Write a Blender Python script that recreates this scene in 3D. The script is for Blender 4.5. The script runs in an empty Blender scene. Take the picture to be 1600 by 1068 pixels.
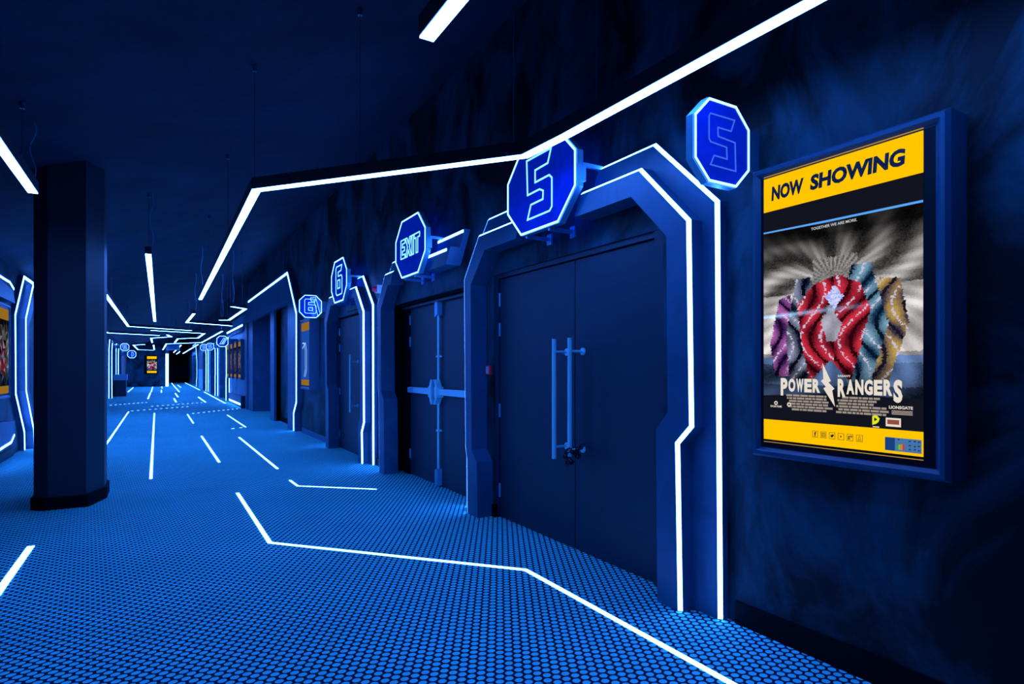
import bpy, math, random
from mathutils import Vector, Matrix
random.seed(7)
sc = bpy.context.scene
COL = sc.collection

# ------------------------------------------------------------------ camera
EYE = 1.32
YAW = math.radians(30.62)
cam_d = bpy.data.cameras.new('camera')
cam_d.sensor_width = 36.0
cam_d.lens = 936.0 / 1600.0 * 36.0
cam_d.shift_y = 42.0 / 1600.0
cam_d.clip_start = 0.05
cam_d.clip_end = 200
cam = bpy.data.objects.new('camera', cam_d)
COL.objects.link(cam)
cam.location = (0, 0, EYE)
cam.rotation_euler = (math.pi / 2, 0, -YAW)
sc.camera = cam

# ------------------------------------------------------------------ world + exposure
w = bpy.data.worlds.new('world')
sc.world = w
w.use_nodes = True
bg = w.node_tree.nodes['Background']
bg.inputs[0].default_value = (0.0, 0.01, 0.05, 1)
bg.inputs[1].default_value = 0.1
sc.view_settings.view_transform = 'Standard'
sc.view_settings.look = 'None'
sc.view_settings.gamma = 1.0
sc.view_settings.exposure = 0.0
sc.view_settings.use_curve_mapping = False

LED_COL = (0.048, 0.20, 1.0)
LED_POWER = 30.0
CEIL_LED = 50.0
FLOOR_LED = 14.0

# ------------------------------------------------------------------ materials
MATS = {}


def pmat(name, col, rough=0.6, metal=0.0, spec=0.5, var=0.0, scale=3.0, bump=0.0, bscale=40.0,
         emit=None, estr=0.0, stretch=(1, 1, 1), contrast=(0.35, 0.7)):
    m = bpy.data.materials.new(name)
    m.use_nodes = True
    nt = m.node_tree
    b = nt.nodes['Principled BSDF']
    b.inputs['Base Color'].default_value = (*col, 1)
    b.inputs['Roughness'].default_value = rough
    b.inputs['Metallic'].default_value = metal
    b.inputs['Specular IOR Level'].default_value = spec
    if emit:
        b.inputs['Emission Color'].default_value = (*emit, 1)
        b.inputs['Emission Strength'].default_value = estr
    if var > 0 or bump > 0:
        tc = nt.nodes.new('ShaderNodeTexCoord')
        mp = nt.nodes.new('ShaderNodeMapping')
        mp.inputs['Scale'].default_value = stretch
        nt.links.new(tc.outputs['Object'], mp.inputs['Vector'])
    if var > 0:
        nz = nt.nodes.new('ShaderNodeTexNoise')
        nz.inputs['Scale'].default_value = scale
        nz.inputs['Detail'].default_value = 7
        nz.inputs['Roughness'].default_value = 0.62
        nz.inputs['Distortion'].default_value = 0.8
        nt.links.new(mp.outputs['Vector'], nz.inputs['Vector'])
        rp = nt.nodes.new('ShaderNodeMapRange')
        rp.inputs['From Min'].default_value = contrast[0]
        rp.inputs['From Max'].default_value = contrast[1]
        rp.inputs['To Min'].default_value = 1 - var
        rp.inputs['To Max'].default_value = 1 + var
        nt.links.new(nz.outputs['Fac'], rp.inputs['Value'])
        mx = nt.nodes.new('ShaderNodeVectorMath')
        mx.operation = 'SCALE'
        mx.inputs[0].default_value = col
        nt.links.new(rp.outputs['Result'], mx.inputs['Scale'])
        nt.links.new(mx.outputs['Vector'], b.inputs['Base Color'])
    if bump > 0:
        n2 = nt.nodes.new('ShaderNodeTexNoise')
        n2.inputs['Scale'].default_value = bscale
        n2.inputs['Detail'].default_value = 4
        nt.links.new(mp.outputs['Vector'], n2.inputs['Vector'])
        bp = nt.nodes.new('ShaderNodeBump')
        bp.inputs['Strength'].default_value = bump
        bp.inputs['Distance'].default_value = 0.01
        nt.links.new(n2.outputs['Fac'], bp.inputs['Height'])
        nt.links.new(bp.outputs['Normal'], b.inputs['Normal'])
    MATS[name] = m
    return m


def emat(name, col, strength):
    m = bpy.data.materials.new(name)
    m.use_nodes = True
    nt = m.node_tree
    for n in list(nt.nodes):
        nt.nodes.remove(n)
    e = nt.nodes.new('ShaderNodeEmission')
    e.inputs[0].default_value = (*col, 1)
    e.inputs[1].default_value = strength
    o = nt.nodes.new('ShaderNodeOutputMaterial')
    nt.links.new(e.outputs[0], o.inputs[0])
    MATS[name] = m
    return m


M_led = emat('led_light', LED_COL, LED_POWER)
M_cled = emat('ceiling_led_light', LED_COL, CEIL_LED)
M_fled = emat('floor_led_light', (0.075, 0.22, 1.0), FLOOR_LED)
M_signled = emat('sign_led_light', (0.16, 0.42, 1.0), 5.0)
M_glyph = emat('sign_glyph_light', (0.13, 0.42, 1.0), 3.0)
M_glyph2 = emat('sign_engraved_light', (0.05, 0.16, 1.0), 0.9)
M_face = pmat('sign_acrylic_blue', (0.01, 0.02, 0.35), 0.15, emit=(0.0, 0.012, 0.30), estr=0.75, var=0.3, scale=5)
M_halo = emat('sign_back_glow', (0.0, 0.05, 1.0), 2.2)
M_wall = pmat('dark_plaster', (0.003, 0.046, 0.066), 0.55, spec=0.22, var=0.9, scale=1.7, bump=0.35, bscale=9, stretch=(1, 1, 0.7), contrast=(0.38, 0.62))
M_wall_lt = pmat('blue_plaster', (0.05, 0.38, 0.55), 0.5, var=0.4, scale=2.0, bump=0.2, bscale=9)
M_ceil = pmat('ceiling_paint', (0.002, 0.027, 0.050), 0.75, spec=0.2, var=0.35, scale=0.8)
M_portal = pmat('portal_blue_paint', (0.02, 0.12, 0.22), 0.42, var=0.18, scale=2.5, bump=0.05, bscale=20)
M_door = pmat('door_laminate', (0.004, 0.030, 0.056), 0.5, var=0.15, scale=1.0)
M_black = pmat('black_paint', (0.002, 0.003, 0.005), 0.7, spec=0.08)
M_dark = pmat('dark_paint', (0.012, 0.022, 0.04), 0.5)
M_col = pmat('column_paint', (0.005, 0.020, 0.032), 0.55, var=0.2, scale=1.5)
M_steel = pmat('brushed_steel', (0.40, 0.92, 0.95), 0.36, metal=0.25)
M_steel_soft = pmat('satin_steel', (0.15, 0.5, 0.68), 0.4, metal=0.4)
M_case = pmat('poster_case_paint', (0.006, 0.085, 0.15), 0.38)
M_bezel = pmat('screen_bezel', (0.001, 0.004, 0.008), 0.45, spec=0.2)
M_housing = pmat('lamp_housing', (0.008, 0.012, 0.022), 0.5)
M_cable = pmat('steel_cable', (0.12, 0.17, 0.25), 0.4, metal=0.6)
M_red = pmat('red_plastic', (0.7, 0.02, 0.05), 0.35, emit=(0.35, 0.0, 0.01), estr=0.12)
M_white = pmat('white_plastic', (0.6, 0.7, 0.8), 0.4)
M_chain = pmat('black_chain', (0.03, 0.035, 0.05), 0.25, metal=0.7)
M_bin = pmat('bin_panel', (0.15, 0.34, 0.5), 0.5)


def carpet():
    m = bpy.data.materials.new('dotted_carpet')
    m.use_nodes = True
    nt = m.node_tree
    L = nt.links.new
    b = nt.nodes['Principled BSDF']
    b.inputs['Roughness'].default_value = 0.85
    b.inputs['Specular IOR Level'].default_value = 0.15
    tc = nt.nodes.new('ShaderNodeTexCoord')
    sep = nt.nodes.new('ShaderNodeSeparateXYZ')
    rot = nt.nodes.new('ShaderNodeVectorRotate')
    rot.rotation_type = 'Z_AXIS'
    rot.inputs['Angle'].default_value = math.radians(-4.7)
    L(tc.outputs['Object'], rot.inputs['Vector'])
    L(rot.outputs['Vector'], sep.inputs[0])
    ax, ay = 0.0490, 0.0722

    def math_(op, a, b_=None):
        n = nt.nodes.new('ShaderNodeMath')
        n.operation = op
        for i, v in enumerate((a, b_)):
            if v is None:
                continue
            if isinstance(v, (int, float)):
                n.inputs[i].default_value = v
            else:
                L(v, n.inputs[i])
        return n.outputs[0]

    def cell(v, period, off):
        t = math_('ADD', math_('DIVIDE', v, period), 100 + off)
        fr = math_('FRACT', t)
        return math_('MULTIPLY', math_('ABSOLUTE', math_('SUBTRACT', fr, 0.5)), period)

    def dist(off):
        # rounded hexagon distance
        dx = cell(sep.outputs['X'], ax, off)
        dy = math_('MULTIPLY', cell(sep.outputs['Y'], ay, off), 1.12)
        r = math_('SQRT', math_('ADD', math_('MULTIPLY', dx, dx), math_('MULTIPLY', dy, dy)))
        h = math_('MAXIMUM', dx, math_('ADD', math_('MULTIPLY', dx, 0.5), math_('MULTIPLY', dy, 0.866)))
        return math_('ADD', math_('MULTIPLY', r, 0.6), math_('MULTIPLY', h, 0.4))
    d = math_('MINIMUM', dist(0.0), dist(0.5))
    mr = nt.nodes.new('ShaderNodeMapRange')
    mr.interpolation_type = 'SMOOTHSTEP'
    mr.inputs['From Min'].default_value = 0.0192
    mr.inputs['From Max'].default_value = 0.0166
    L(d, mr.inputs['Value'])
    nz = nt.nodes.new('ShaderNodeTexNoise')
    nz.inputs['Scale'].default_value = 1.2
    nz.inputs['Detail'].default_value = 6
    L(tc.outputs['Object'], nz.inputs['Vector'])
    cr = nt.nodes.new('ShaderNodeMapRange')
    cr.inputs['From Min'].default_value = 0.3
    cr.inputs['From Max'].default_value = 0.7
    cr.inputs['To Min'].default_value = 0.85
    cr.inputs['To Max'].default_value = 1.0
    L(nz.outputs['Fac'], cr.inputs['Value'])
    sv = nt.nodes.new('ShaderNodeVectorMath')
    sv.operation = 'SCALE'
    sv.inputs[0].default_value = (0.12, 0.88, 0.86)
    L(cr.outputs['Result'], sv.inputs['Scale'])
    mx = nt.nodes.new('ShaderNodeMix')
    mx.data_type = 'RGBA'
    mx.inputs[6].default_value = (0.004, 0.010, 0.035, 1)
    L(mr.outputs['Result'], mx.inputs[0])
    L(sv.outputs['Vector'], mx.inputs[7])
    L(mx.outputs[2], b.inputs['Base Color'])
    bp = nt.nodes.new('ShaderNodeBump')
    bp.inputs['Strength'].default_value = 0.4
    bp.inputs['Distance'].default_value = 0.004
    L(mr.outputs['Result'], bp.inputs['Height'])
    L(bp.outputs['Normal'], b.inputs['Normal'])
    return m


M_carpet = carpet()

# ------------------------------------------------------------------ mesh helpers


class MB:
    def __init__(self):
        self.v = []
        self.f = []

    def add(self, vs, fs):
        n = len(self.v)
        self.v += [tuple(p) for p in vs]
        self.f += [tuple(i + n for i in f) for f in fs]
        return self

    def box(self, x0, x1, y0, y1, z0, z1):
        if x0 > x1: x0, x1 = x1, x0
        if y0 > y1: y0, y1 = y1, y0
        if z0 > z1: z0, z1 = z1, z0
        vs = [(x, y, z) for z in (z0, z1) for y in (y0, y1) for x in (x0, x1)]
        return self.add(vs, [(0, 2, 3, 1), (4, 5, 7, 6), (0, 1, 5, 4), (2, 6, 7, 3), (0, 4, 6, 2), (1, 3, 7, 5)])

    def prism(self, poly, fn, d0, d1):
        """polygon of (a,b), fn(a,b,d)->xyz, extruded from d0 to d1"""
        n = len(poly)
        vs = [fn(a, b, d0) for a, b in poly] + [fn(a, b, d1) for a, b in poly]
        fs = [tuple(range(n))[::-1], tuple(range(n, 2 * n))]
        for i in range(n):
            j = (i + 1) % n
            fs.append((i, j, n + j, n + i))
        return self.add(vs, fs)

    def ribbon(self, pts, wd, fn, d0, d1, closed=False):
        """mitred bar following a polyline in a plane"""
        n = len(pts)
        L, R = [], []
        for i in range(n):
            p = Vector(pts[i])
            a = Vector(pts[i - 1]) if (i > 0 or closed) else None
            b = Vector(pts[(i + 1) % n]) if (i < n - 1 or closed) else None
            if a is None: a = p - (b - p)
            if b is None: b = p + (p - a)
            u = (p - a).normalized()
            v = (b - p).normalized()
            nu = Vector((-u.y, u.x))
            nv = Vector((-v.y, v.x))
            m = nu + nv
            if m.length < 1e-5: m = nu
            m.normalize()
            k = min(wd / 2 / max(m.dot(nu), 0.3), wd * 1.6)
            L.append(p + m * k)
            R.append(p - m * k)
        segs = n if closed else n - 1
        vs = []
        for i in range(n):
            for q in (L[i], R[i]):
                for d in (d0, d1):
                    vs.append(fn(q.x, q.y, d))
        fs = []
        for i in range(segs):
            j = (i + 1) % n
            a, b = i * 4, j * 4
            fs += [(a, b, b + 1, a + 1), (a + 2, a + 3, b + 3, b + 2), (a, a + 2, b + 2, b), (a + 1, b + 1, b + 3, a + 3)]
        if not closed:
            e = (n - 1) * 4
            fs += [(0, 1, 3, 2), (e, e + 2, e + 3, e + 1)]
        return self.add(vs, fs)

    def tube(self, p0, p1, r, n=10, r1=None):
        p0, p1 = Vector(p0), Vector(p1)
        r1 = r if r1 is None else r1
        ax = (p1 - p0).normalized()
        up = Vector((0, 0, 1)) if abs(ax.z) < 0.9 else Vector((1, 0, 0))
        u = ax.cross(up).normalized()
        v = ax.cross(u)
        vs = []
        for i in range(n):
            a = 2 * math.pi * i / n
            dd = u * math.cos(a) + v * math.sin(a)
            vs.append(p0 + dd * r)
            vs.append(p1 + dd * r1)
        fs = [(2 * i, 2 * ((i + 1) % n), 2 * ((i + 1) % n) + 1, 2 * i + 1) for i in range(n)]
        fs.append(tuple(2 * i for i in range(n))[::-1])
        fs.append(tuple(2 * i + 1 for i in range(n)))
        return self.add(vs, fs)

    def path(self, pts, r, n=6):
        for a, b in zip(pts[:-1], pts[1:]):
            self.tube(a, b, r, n)
        return self

    def torus(self, c, ax, R, r, stretch=1.0, n=12, m=6):
        c = Vector(c)
        ax = Vector(ax).normalized()
        up = Vector((0, 0, 1)) if abs(ax.z) < 0.9 else Vector((1, 0, 0))
        u = ax.cross(up).normalized()
        v = ax.cross(u).normalized()
        vs, fs = [], []
        for i in range(n):
            a = 2 * math.pi * i / n
            rad = u * math.cos(a) + v * math.sin(a) * stretch
            for j in range(m):
                t = 2 * math.pi * j / m
                vs.append(c + rad * R + (rad.normalized() * math.cos(t) + ax * math.sin(t)) * r)
        for i in range(n):
            for j in range(m):
                fs.append((i * m + j, ((i + 1) % n) * m + j, ((i + 1) % n) * m + (j + 1) % m, i * m + (j + 1) % m))
        return self.add(vs, fs)

    def build(self, name, mat, parent=None, smooth=False, bevel=0.0):
        me = bpy.data.meshes.new(name)
        off = Vector((0, 0, 0))
        q = parent
        while q is not None:
            off += q.location
            q = q.parent
        me.from_pydata([tuple(Vector(p) - off) for p in self.v], [], self.f)
        me.materials.append(mat)
        import bmesh
        bm = bmesh.new()
        bm.from_mesh(me)
        bmesh.ops.recalc_face_normals(bm, faces=bm.faces)
        bm.to_mesh(me)
        bm.free()
        if smooth:
            for p in me.polygons: p.use_smooth = True
        o = bpy.data.objects.new(name, me)
        COL.objects.link(o)
        if parent is not None: o.parent = parent
        if bevel > 0:
            md = o.modifiers.new('bevel', 'BEVEL')
            md.width = bevel
            md.segments = 2
            md.limit_method = 'ANGLE'
        return o


def tag(o, label=None, cat=None, group=None, kind=None):
    if label: o['label'] = label
    if cat: o['category'] = cat
    if group: o['group'] = group
    if kind: o['kind'] = kind
    return o


def thing(name, loc, label, cat, group=None, kind=None):
    o = bpy.data.objects.new(name, None)
    o.empty_display_size = 0.1
    COL.objects.link(o)
    o.location = loc
    return tag(o, label, cat, group, kind)


YZ = lambda a, b, d: (d, a, b)          # polygon in (Y,Z), depth along X
XY = lambda a, b, d: (a, b, d)          # polygon in (X,Y), depth along Z
XZ = lambda a, b, d: (a, d, b)          # polygon in (X,Z), depth along Y

_txt_cache = {}


def text_mesh(s, bold=0.0, shear=0.0):
    key = (s, bold, shear)
    if key in _txt_cache: return _txt_cache[key]
    cu = bpy.data.curves.new('t', 'FONT')
    cu.body = s
    cu.size = 1.0
    cu.offset = bold
    cu.shear = shear
    cu.resolution_u = 3
    cu.fill_mode = 'FRONT'
    ob = bpy.data.objects.new('t', cu)
    COL.objects.link(ob)
    dg = bpy.context.evaluated_depsgraph_get()
    dg.update()
    me = bpy.data.meshes.new_from_object(ob.evaluated_get(dg))
    vs = [(v.co.x, v.co.y) for v in me.vertices]
    fs = [tuple(p.vertices) for p in me.polygons]
    bpy.data.objects.remove(ob)
    bpy.data.curves.remove(cu)
    bpy.data.meshes.remove(me)
    x0 = min(v[0] for v in vs); x1 = max(v[0] for v in vs)
    y0 = min(v[1] for v in vs); y1 = max(v[1] for v in vs)
    vs = [((v[0] - x0) / (x1 - x0), (v[1] - y0) / (y1 - y0)) for v in vs]
    _txt_cache[key] = (vs, fs)
    return vs, fs


def put_text(mb, s, fn, a0, a1, b0, b1, d, bold=0.0, shear=0.0):
    """fit text into the rectangle a0..a1 (left to right) x b0..b1"""
    vs, fs = text_mesh(s, bold, shear)
    mb.add([fn(a0 + (a1 - a0) * x, b0 + (b1 - b0) * y, d) for x, y in vs], fs)
    return mb


# ------------------------------------------------------------------ room shell
XR = 2.60        # right wall face
XL = -1.92       # left wall face
YB = -4.0        # wall behind
YE = 52.0


def zceil(x):
    return 3.27 + 0.317 * (x + 0.74)


def structure(o, label=None):
    o['kind'] = 'structure'
    if label: o['label'] = label
    return o


structure(MB().box(-7.2, 4.6, YB - 0.3, 67, -0.25, 0.0).build('floor', M_carpet), 'blue lit carpet with a close pattern of round dots')
cb = MB()
cb.prism([(-2.15, zceil(-2.15)), (3.2, zceil(3.2)), (3.2, zceil(3.2) + .3), (-2.15, zceil(-2.15) + .3)], XZ, YB - 0.3, 67)
structure(cb.build('ceiling', M_ceil), 'dark blue sloping ceiling rising to the right wall')

# right wall with openings
wr = MB()
segs = [(YB - 0.3, 2.62, 0), (2.62, 4.72, 2.16), (4.72, 5.20, 0), (5.20, 7.46, 2.13), (7.46, 8.34, 0),
        (8.34, 10.16, 2.17), (10.16, 14.10, 0), (14.10, 16.13, 2.80), (16.13, 16.70, 0), (16.70, 20.1, 2.80), (20.1, 67, 0)]
for y0, y1, z in segs:
    wr.box(XR, 3.12, y0, y1, z, 4.60)
structure(wr.build('wall_right', M_wall), 'dark textured plaster wall running along the right side')
# left wall: near part, opening behind the column, far part
wl = MB()
wl.box(XL - .2, XL, YB - 0.3, 13.75, 0, 3.05)
wl.box(XL - .2, XL, 13.75, 29.0, 2.55, 3.05)
wl.box(XL - .2, XL, 29.0, 32.9, 0, 3.05)
wl.box(XL - .2, XL, 32.9, 35.2, 2.3, 3.05)
wl.box(XL - .2, XL, 35.2, 38.2, 0, 3.05)
wl.box(XL - .2, XL, 38.2, 40.4, 2.3, 3.05)
wl.box(XL - .2, XL, 40.4, 52.2, 0, 3.05)
structure(wl.build('wall_left', M_wall), 'dark plaster wall along the left side behind the column')
structure(MB().box(-7.2, 4.6, YB - 0.3, YB, 0, 4.6).build('wall_back', M_wall))
structure(MB().box(XL, 0.52, YE, YE + .25, 0, 3.95).build('wall_far', M_wall), 'dark far wall carrying a small lit poster')
structure(MB().box(0.3, XR, 66, 66.3, 0, 4.5).build('wall_end', M_black), 'black end of the corridor')
structure(MB().box(0.52, 0.72, YE, 66, 0, 4.0).build('wall_side', M_dark))
# recess behind openings on the right
rc = MB()
rc.box(2.78, 2.84, 5.0, 7.6, 0, 2.2)            # behind exit doors
rc.box(2.68, 2.74, 2.5, 4.8, 0, 2.2)
rc.box(2.68, 2.74, 8.2, 10.3, 0, 2.2)
structure(rc.build('trim_1', M_black))
cor = MB()
cor.box(4.4, 4.5, 13.0, 21.5, 0, 3.0)
cor.box(3.12, 4.5, 13.8, 14.0, 0, 3.0)
cor.box(3.12, 4.5, 20.2, 20.4, 0, 3.0)
cor.box(3.0, 4.5, 13.8, 20.4, 2.85, 2.95)
structure(cor.build('wall_vestibule', M_dark))
structure(MB().box(2.70, 2.8, 13.9, 16.3, 0, 2.9).build('wall_vestibule_side', M_wall))
structure(MB().box(2.685, 2.70, 14.1, 16.13, 0, .12).build('baseboard_vestibule', M_black))
# alcove behind the left opening
al = MB()
al.box(-6.6, -6.5, 11.0, 30.0, 0, 3.0)
al.box(-6.5, XL - .2, 29.0, 29.2, 0, 3.0)
al.box(-6.5, XL - .2, 13.2, 13.4, 0, 3.0)
al.box(-6.6, XL - .2, 11.0, 30.0, 2.9, 3.0)
structure(al.build('wall_alcove', M_dark))
# baseboards
bb = MB()
bb.box(XR - 0.018, XR + .01, YB, 2.09, 0, 0.115)
bb.box(XR - 0.018, XR + .01, 4.665, 4.72, 0, 0.11)
bb.box(XR - 0.018, XR + .01, 7.56, 8.02, 0, 0.10)
structure(bb.build('baseboard_right', M_black), 'black skirting board along the foot of the right wall')
bb = MB().box(XR - 0.018, XR + .01, 10.4, 12.95, 0, 0.10)
structure(bb.build('baseboard_far_right', M_portal))
bl = MB().box(XL - .01, XL + 0.03, YB, 11.75, 0, 0.12)
structure(bl.build('baseboard_left', M_dark))

# ------------------------------------------------------------------ portals


def inset_path(path, wd):
    """move a polyline sideways (to its right) by wd, mitred"""
    out = []
    n = len(path)
    for i in range(n):
        p = Vector(path[i])
        A_ = Vector(path[i - 1]) if i > 0 else None
        B_ = Vector(path[i + 1]) if i < n - 1 else None
        u = (p - A_).normalized() if A_ is not None else (B_ - p).normalized()
        v = (B_ - p).normalized() if B_ is not None else u
        nu = Vector((u.y, -u.x)); nv = Vector((v.y, -v.x))
        m = (nu + nv).normalized()
        out.append(tuple(p + m * (wd / max(m.dot(nu), .35))))
    return out


def bevelled_band(name, outer, rest, X, d0, d1, t, wd=.020, sgn=1, strip='led_strip'):
    """band whose outer edge is bevelled, the bevel carrying an LED strip.
    outer: outer outline path, rest: remaining outline, d0<d1 protrusions"""
    ins = inset_path(outer, wd * sgn)
    n = len(outer) + len(rest)
    mb = MB()
    P0 = outer + rest
    P1 = ins + rest
    vs = [YZ(a, b, X(d0)) for a, b in P0] + [YZ(a, b, X(d1 - wd)) for a, b in P0] + [YZ(a, b, X(d1)) for a, b in P1]
    fs = [tuple(range(n))[::-1], tuple(range(2 * n, 3 * n))]
    for k in (0, n):
        for i in range(n):
            j = (i + 1) % n
            fs.append((k + i, k + j, k + n + j, k + n + i))
    mb.add(vs, fs).build(name, M_portal, t)
    k0, k1, e0 = .001, wd - .001, .0006
    o1 = inset_path(outer, (k0 - e0) * sgn)
    i1 = inset_path(outer, (k1 - e0) * sgn)
    sb = MB()
    vs = []
    for (a, b), (c_, e_) in zip(o1, i1):
        vs += [YZ(a, max(b, .004), X(d1 - wd + k0 + e0)), YZ(c_, max(e_, .004), X(d1 - wd + k1 + e0))]
    fs = [(2 * i, 2 * i + 2, 2 * i + 3, 2 * i + 1) for i in range(len(outer) - 1)]
    sb.add(vs, fs).build(strip, M_led, t)


def portal(label, Yn, Yf, g1, g2, nz_n=(0.91, 1.02), nz_f=(0.49, 0.59), dy=0.0, near_leg=True, side=1,
           name='door_portal', group='glowing door portals', farleg=True):
    """stepped surround with two LED lines; near piece Yn..g1, far piece g2..Yf"""
    X = (lambda d: XR - d) if side == 1 else (lambda d: XL + d)
    t = thing(name, (X(0), (Yn + Yf) / 2, 0), label, 'door portal', group)
    inner_n = [(Yn + .58, 2.35), (Yn + .29, 2.06), (Yn + .28, nz_n[1] + .06), (Yn + .37, nz_n[0] + .07), (Yn + .36, 0)]
    if near_leg:
        bevelled_band('outer_frame', [(Yn, 0), (Yn + .02, 2.21), (Yn + .49, 2.665), (g1 - .13, 2.665)], [(g1, 2.35)] + inner_n, X, -.02, .06, t, strip='outer_led_strip')
        bevelled_band('inner_frame', [(Yn + .185, 0), (Yn + .205, nz_n[0]), (Yn + .105, nz_n[1] - .01), (Yn + .125, 2.12), (Yn + .505, 2.505), (g1 - .07, 2.505)],
                      [(g1, 2.35)] + inner_n, X, .06, .16, t, strip='inner_led_strip')
    else:
        MB().prism([(g1 - .22, 2.665), (g1, 2.35), (g1 + .5, 2.35), (g1 + .42, 2.665)], YZ, X(.06), X(-.02)).build('outer_frame', M_portal, t)
        MB().prism([(g1 - .11, 2.505), (g1, 2.35), (g1 + .5, 2.35), (g1 + .46, 2.505)], YZ, X(.16), X(.06)).build('inner_frame', M_portal, t)
        MB().ribbon([(g1 - .19, 2.650), (g1 + .42, 2.650)], .026, YZ, X(.062), X(.0601)).build('outer_led_strip', M_led, t)
        MB().ribbon([(g1 - .02, 2.490), (g1 + .44, 2.490)], .026, YZ, X(.162), X(.1601)).build('inner_led_strip', M_led, t)
    if farleg:
        a, b = nz_f
        inner_f = [(g2 + .07, 2.35), (Yf - .42, 2.35), (Yf - .15, 2.08), (Yf - .17, b), (Yf - .27, a), (Yf - .29, 0)]
        bevelled_band('far_inner_frame', [(Yf - .07, 0), (Yf - .06, a), (Yf - .03, b), (Yf, 2.15), (Yf - .30, 2.505), (g2, 2.505)], inner_f, X, .06, .16, t, sgn=-1, strip='inner_led_strip')
        bevelled_band('far_outer_frame', [(Yf + .15, 0), (Yf + .15, 2.21), (Yf - .29, 2.665), (g2 - .08, 2.665)], inner_f, X, -.02, .06, t, sgn=-1, strip='outer_led_strip')
        MB().ribbon([(Yf - .29, 2.502), (Yf + .001, 2.158)], .007, YZ, X(.141), X(.134)).build('edge_led_line', M_led, t)
    return t


portal('stepped blue portal with two LED lines around screen 5 double door', 2.145, 5.01, 3.29, 4.0, nz_n=(.91, 1.02))
portal('portal around the double exit door, with short LED stubs under the EXIT sign', 5.3, 7.55, 5.40, 6.95, near_leg=False, nz_f=(.94, 1.03))
portal('portal around screen 6 door, twin LED lines, right of the numbered 6 sign', 8.03, 10.38, 8.90, 9.55, nz_n=(.44, .59), nz_f=(.98, 1.06))
# far portals (right)
portal('distant right-hand portal just beyond the row of four poster cases', 27.2, 30.6, 28.3, 29.7)
portal('farther right-hand portal with bright twin LED legs, second beyond the poster cases', 32.7, 36.0, 33.8, 34.9)
portal('small right-hand portal far down the corridor, third beyond the poster cases', 39.2, 42.4, 40.3, 41.4)
# left portals far
portal('left-hand far portal nearest the rubbish bin, twin LED legs', 32.3, 35.4, 33.4, 34.4, side=-1, nz_n=(.3, .9))
portal('left-hand far portal behind the rubbish bin', 37.6, 40.8, 38.8, 39.8, side=-1, nz_n=(.3, .9))
# header above the exit door

# tall portal 7 (single strip)
def tall_portal(label, Y0, Y1, top, strip, openings, name='corridor_portal'):
    t = thing(name, (XR, (Y0 + Y1) / 2, 0), label, 'door portal', 'tall single-line portals')
    s = strip
    outer = [(s[0][0] - .13, 0), (s[1][0] - .13, s[1][1] + .02), (s[2][0] - .12, s[2][1]), (s[3][0] - .12, s[3][1] + .05), (s[4][0] - .06, s[4][1] + .08), (Y1 - .3, s[4][1] + .08),
             (Y1 + .3, s[4][1] - .9), (Y1 + .3, .6), (Y1 + .1, .4), (Y1 + .1, 0)]
    inner = [(Y1 - .35, 0), (Y1 - .35, top), (Y0 + .9, top), (Y0 + .9, 0)]
    MB().prism(outer + inner, YZ, XR - .10, XR + .05).build('frame', M_portal, t)
    MB().ribbon(s, .05, YZ, XR - .106, XR - .1001).build('led_strip', M_led, t)
    for a, b in openings:
        MB().box(XR - .06, XR + .5, a, b, 0, top + .02).build('post', M_portal, t)
    return t


tall_portal('tall open doorway portal with one bent LED line, screen 7 vestibule', 13.15, 21.5, 2.80,
            [(13.36, 0.004), (13.36, .38), (13.08, .62), (13.08, 2.48), (14.09, 3.46), (20.8, 3.46)], [(16.13, 16.70), (20.08, 21.3)])
t = tall_portal('single-line portal at the far end of the right wall', 49.6, 56.0, 2.4,
                [(50.3, 0.004), (50.3, .40), (49.8, .62), (49.8, 1.9), (51.2, 3.2), (56.0, 3.2)], [])
# partly open door inside the vestibule
vd = thing('door_4', (3.3, 17.6, 0), 'half-open dark door inside the vestibule opening', None, kind='structure')
MB().box(3.2, 4.1, 17.9, 17.95, 0.01, 2.1).build('door_leaf', M_door, vd)
lf = bpy.data.objects['door_leaf']
mbh = MB()
for z in (.25, .95, 1.65, 1.9): mbh.box(3.18, 3.2, 17.88, 17.95, z, z + .12)
mbh.build('hinge', M_steel_soft, lf)

# ------------------------------------------------------------------ doors


def pull_handle(parent, y, z0, z1, xb, xd, mz, side):
    h = MB().tube((xb, y, z0), (xb, y, z1), .0165, 14).build('pull_handle', M_steel, parent, smooth=False)
    for z in mz:
        m = MB()
        m.tube((xb, y, z), (xd, y, z), .010, 10)
        m.tube((xd - .010, y, z), (xd, y, z), .027, 16)
        m.build('handle_mount', M_steel, h)
    return h


def hinges(parent, y, zs, x):
    for z in zs:
        MB().tube((x - .006, y, z - .06), (x - .006, y, z + .06), .0095, 8).build('hinge', M_steel_soft, parent)


d5 = thing('door_1', (2.64, 3.68, 0), 'dark double door of screen 5 with two long steel pull bars', None, kind='structure')
XD = 2.635
la = MB().box(XD, XD + .045, 3.547, 4.655, 0.006, 2.115).build('door_leaf', M_door, d5, bevel=.002)
lb = MB().box(XD, XD + .045, 2.715, 3.539, 0.006, 2.115).build('door_leaf', M_door, d5, bevel=.002)
fr = MB()
fr.box(XD - .02, XD + .05, 4.66, 4.72, 0, 2.16)
fr.box(XD - .03, XD + .05, 2.622, 2.70, 0, 2.16)
fr.box(XD - .02, XD + .05, 2.70, 4.66, 2.122, 2.16)
fr.build('door_frame', M_door, d5)
pull_handle(la, 3.64, .66, 1.54, 2.515, XD, (1.445, .745), 1)
pull_handle(lb, 3.445, .70, 1.54, 2.515, XD, (1.445, .745), 1)
hinges(la, 4.657, (1.935, 1.67, .95, .24), XD)
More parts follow.
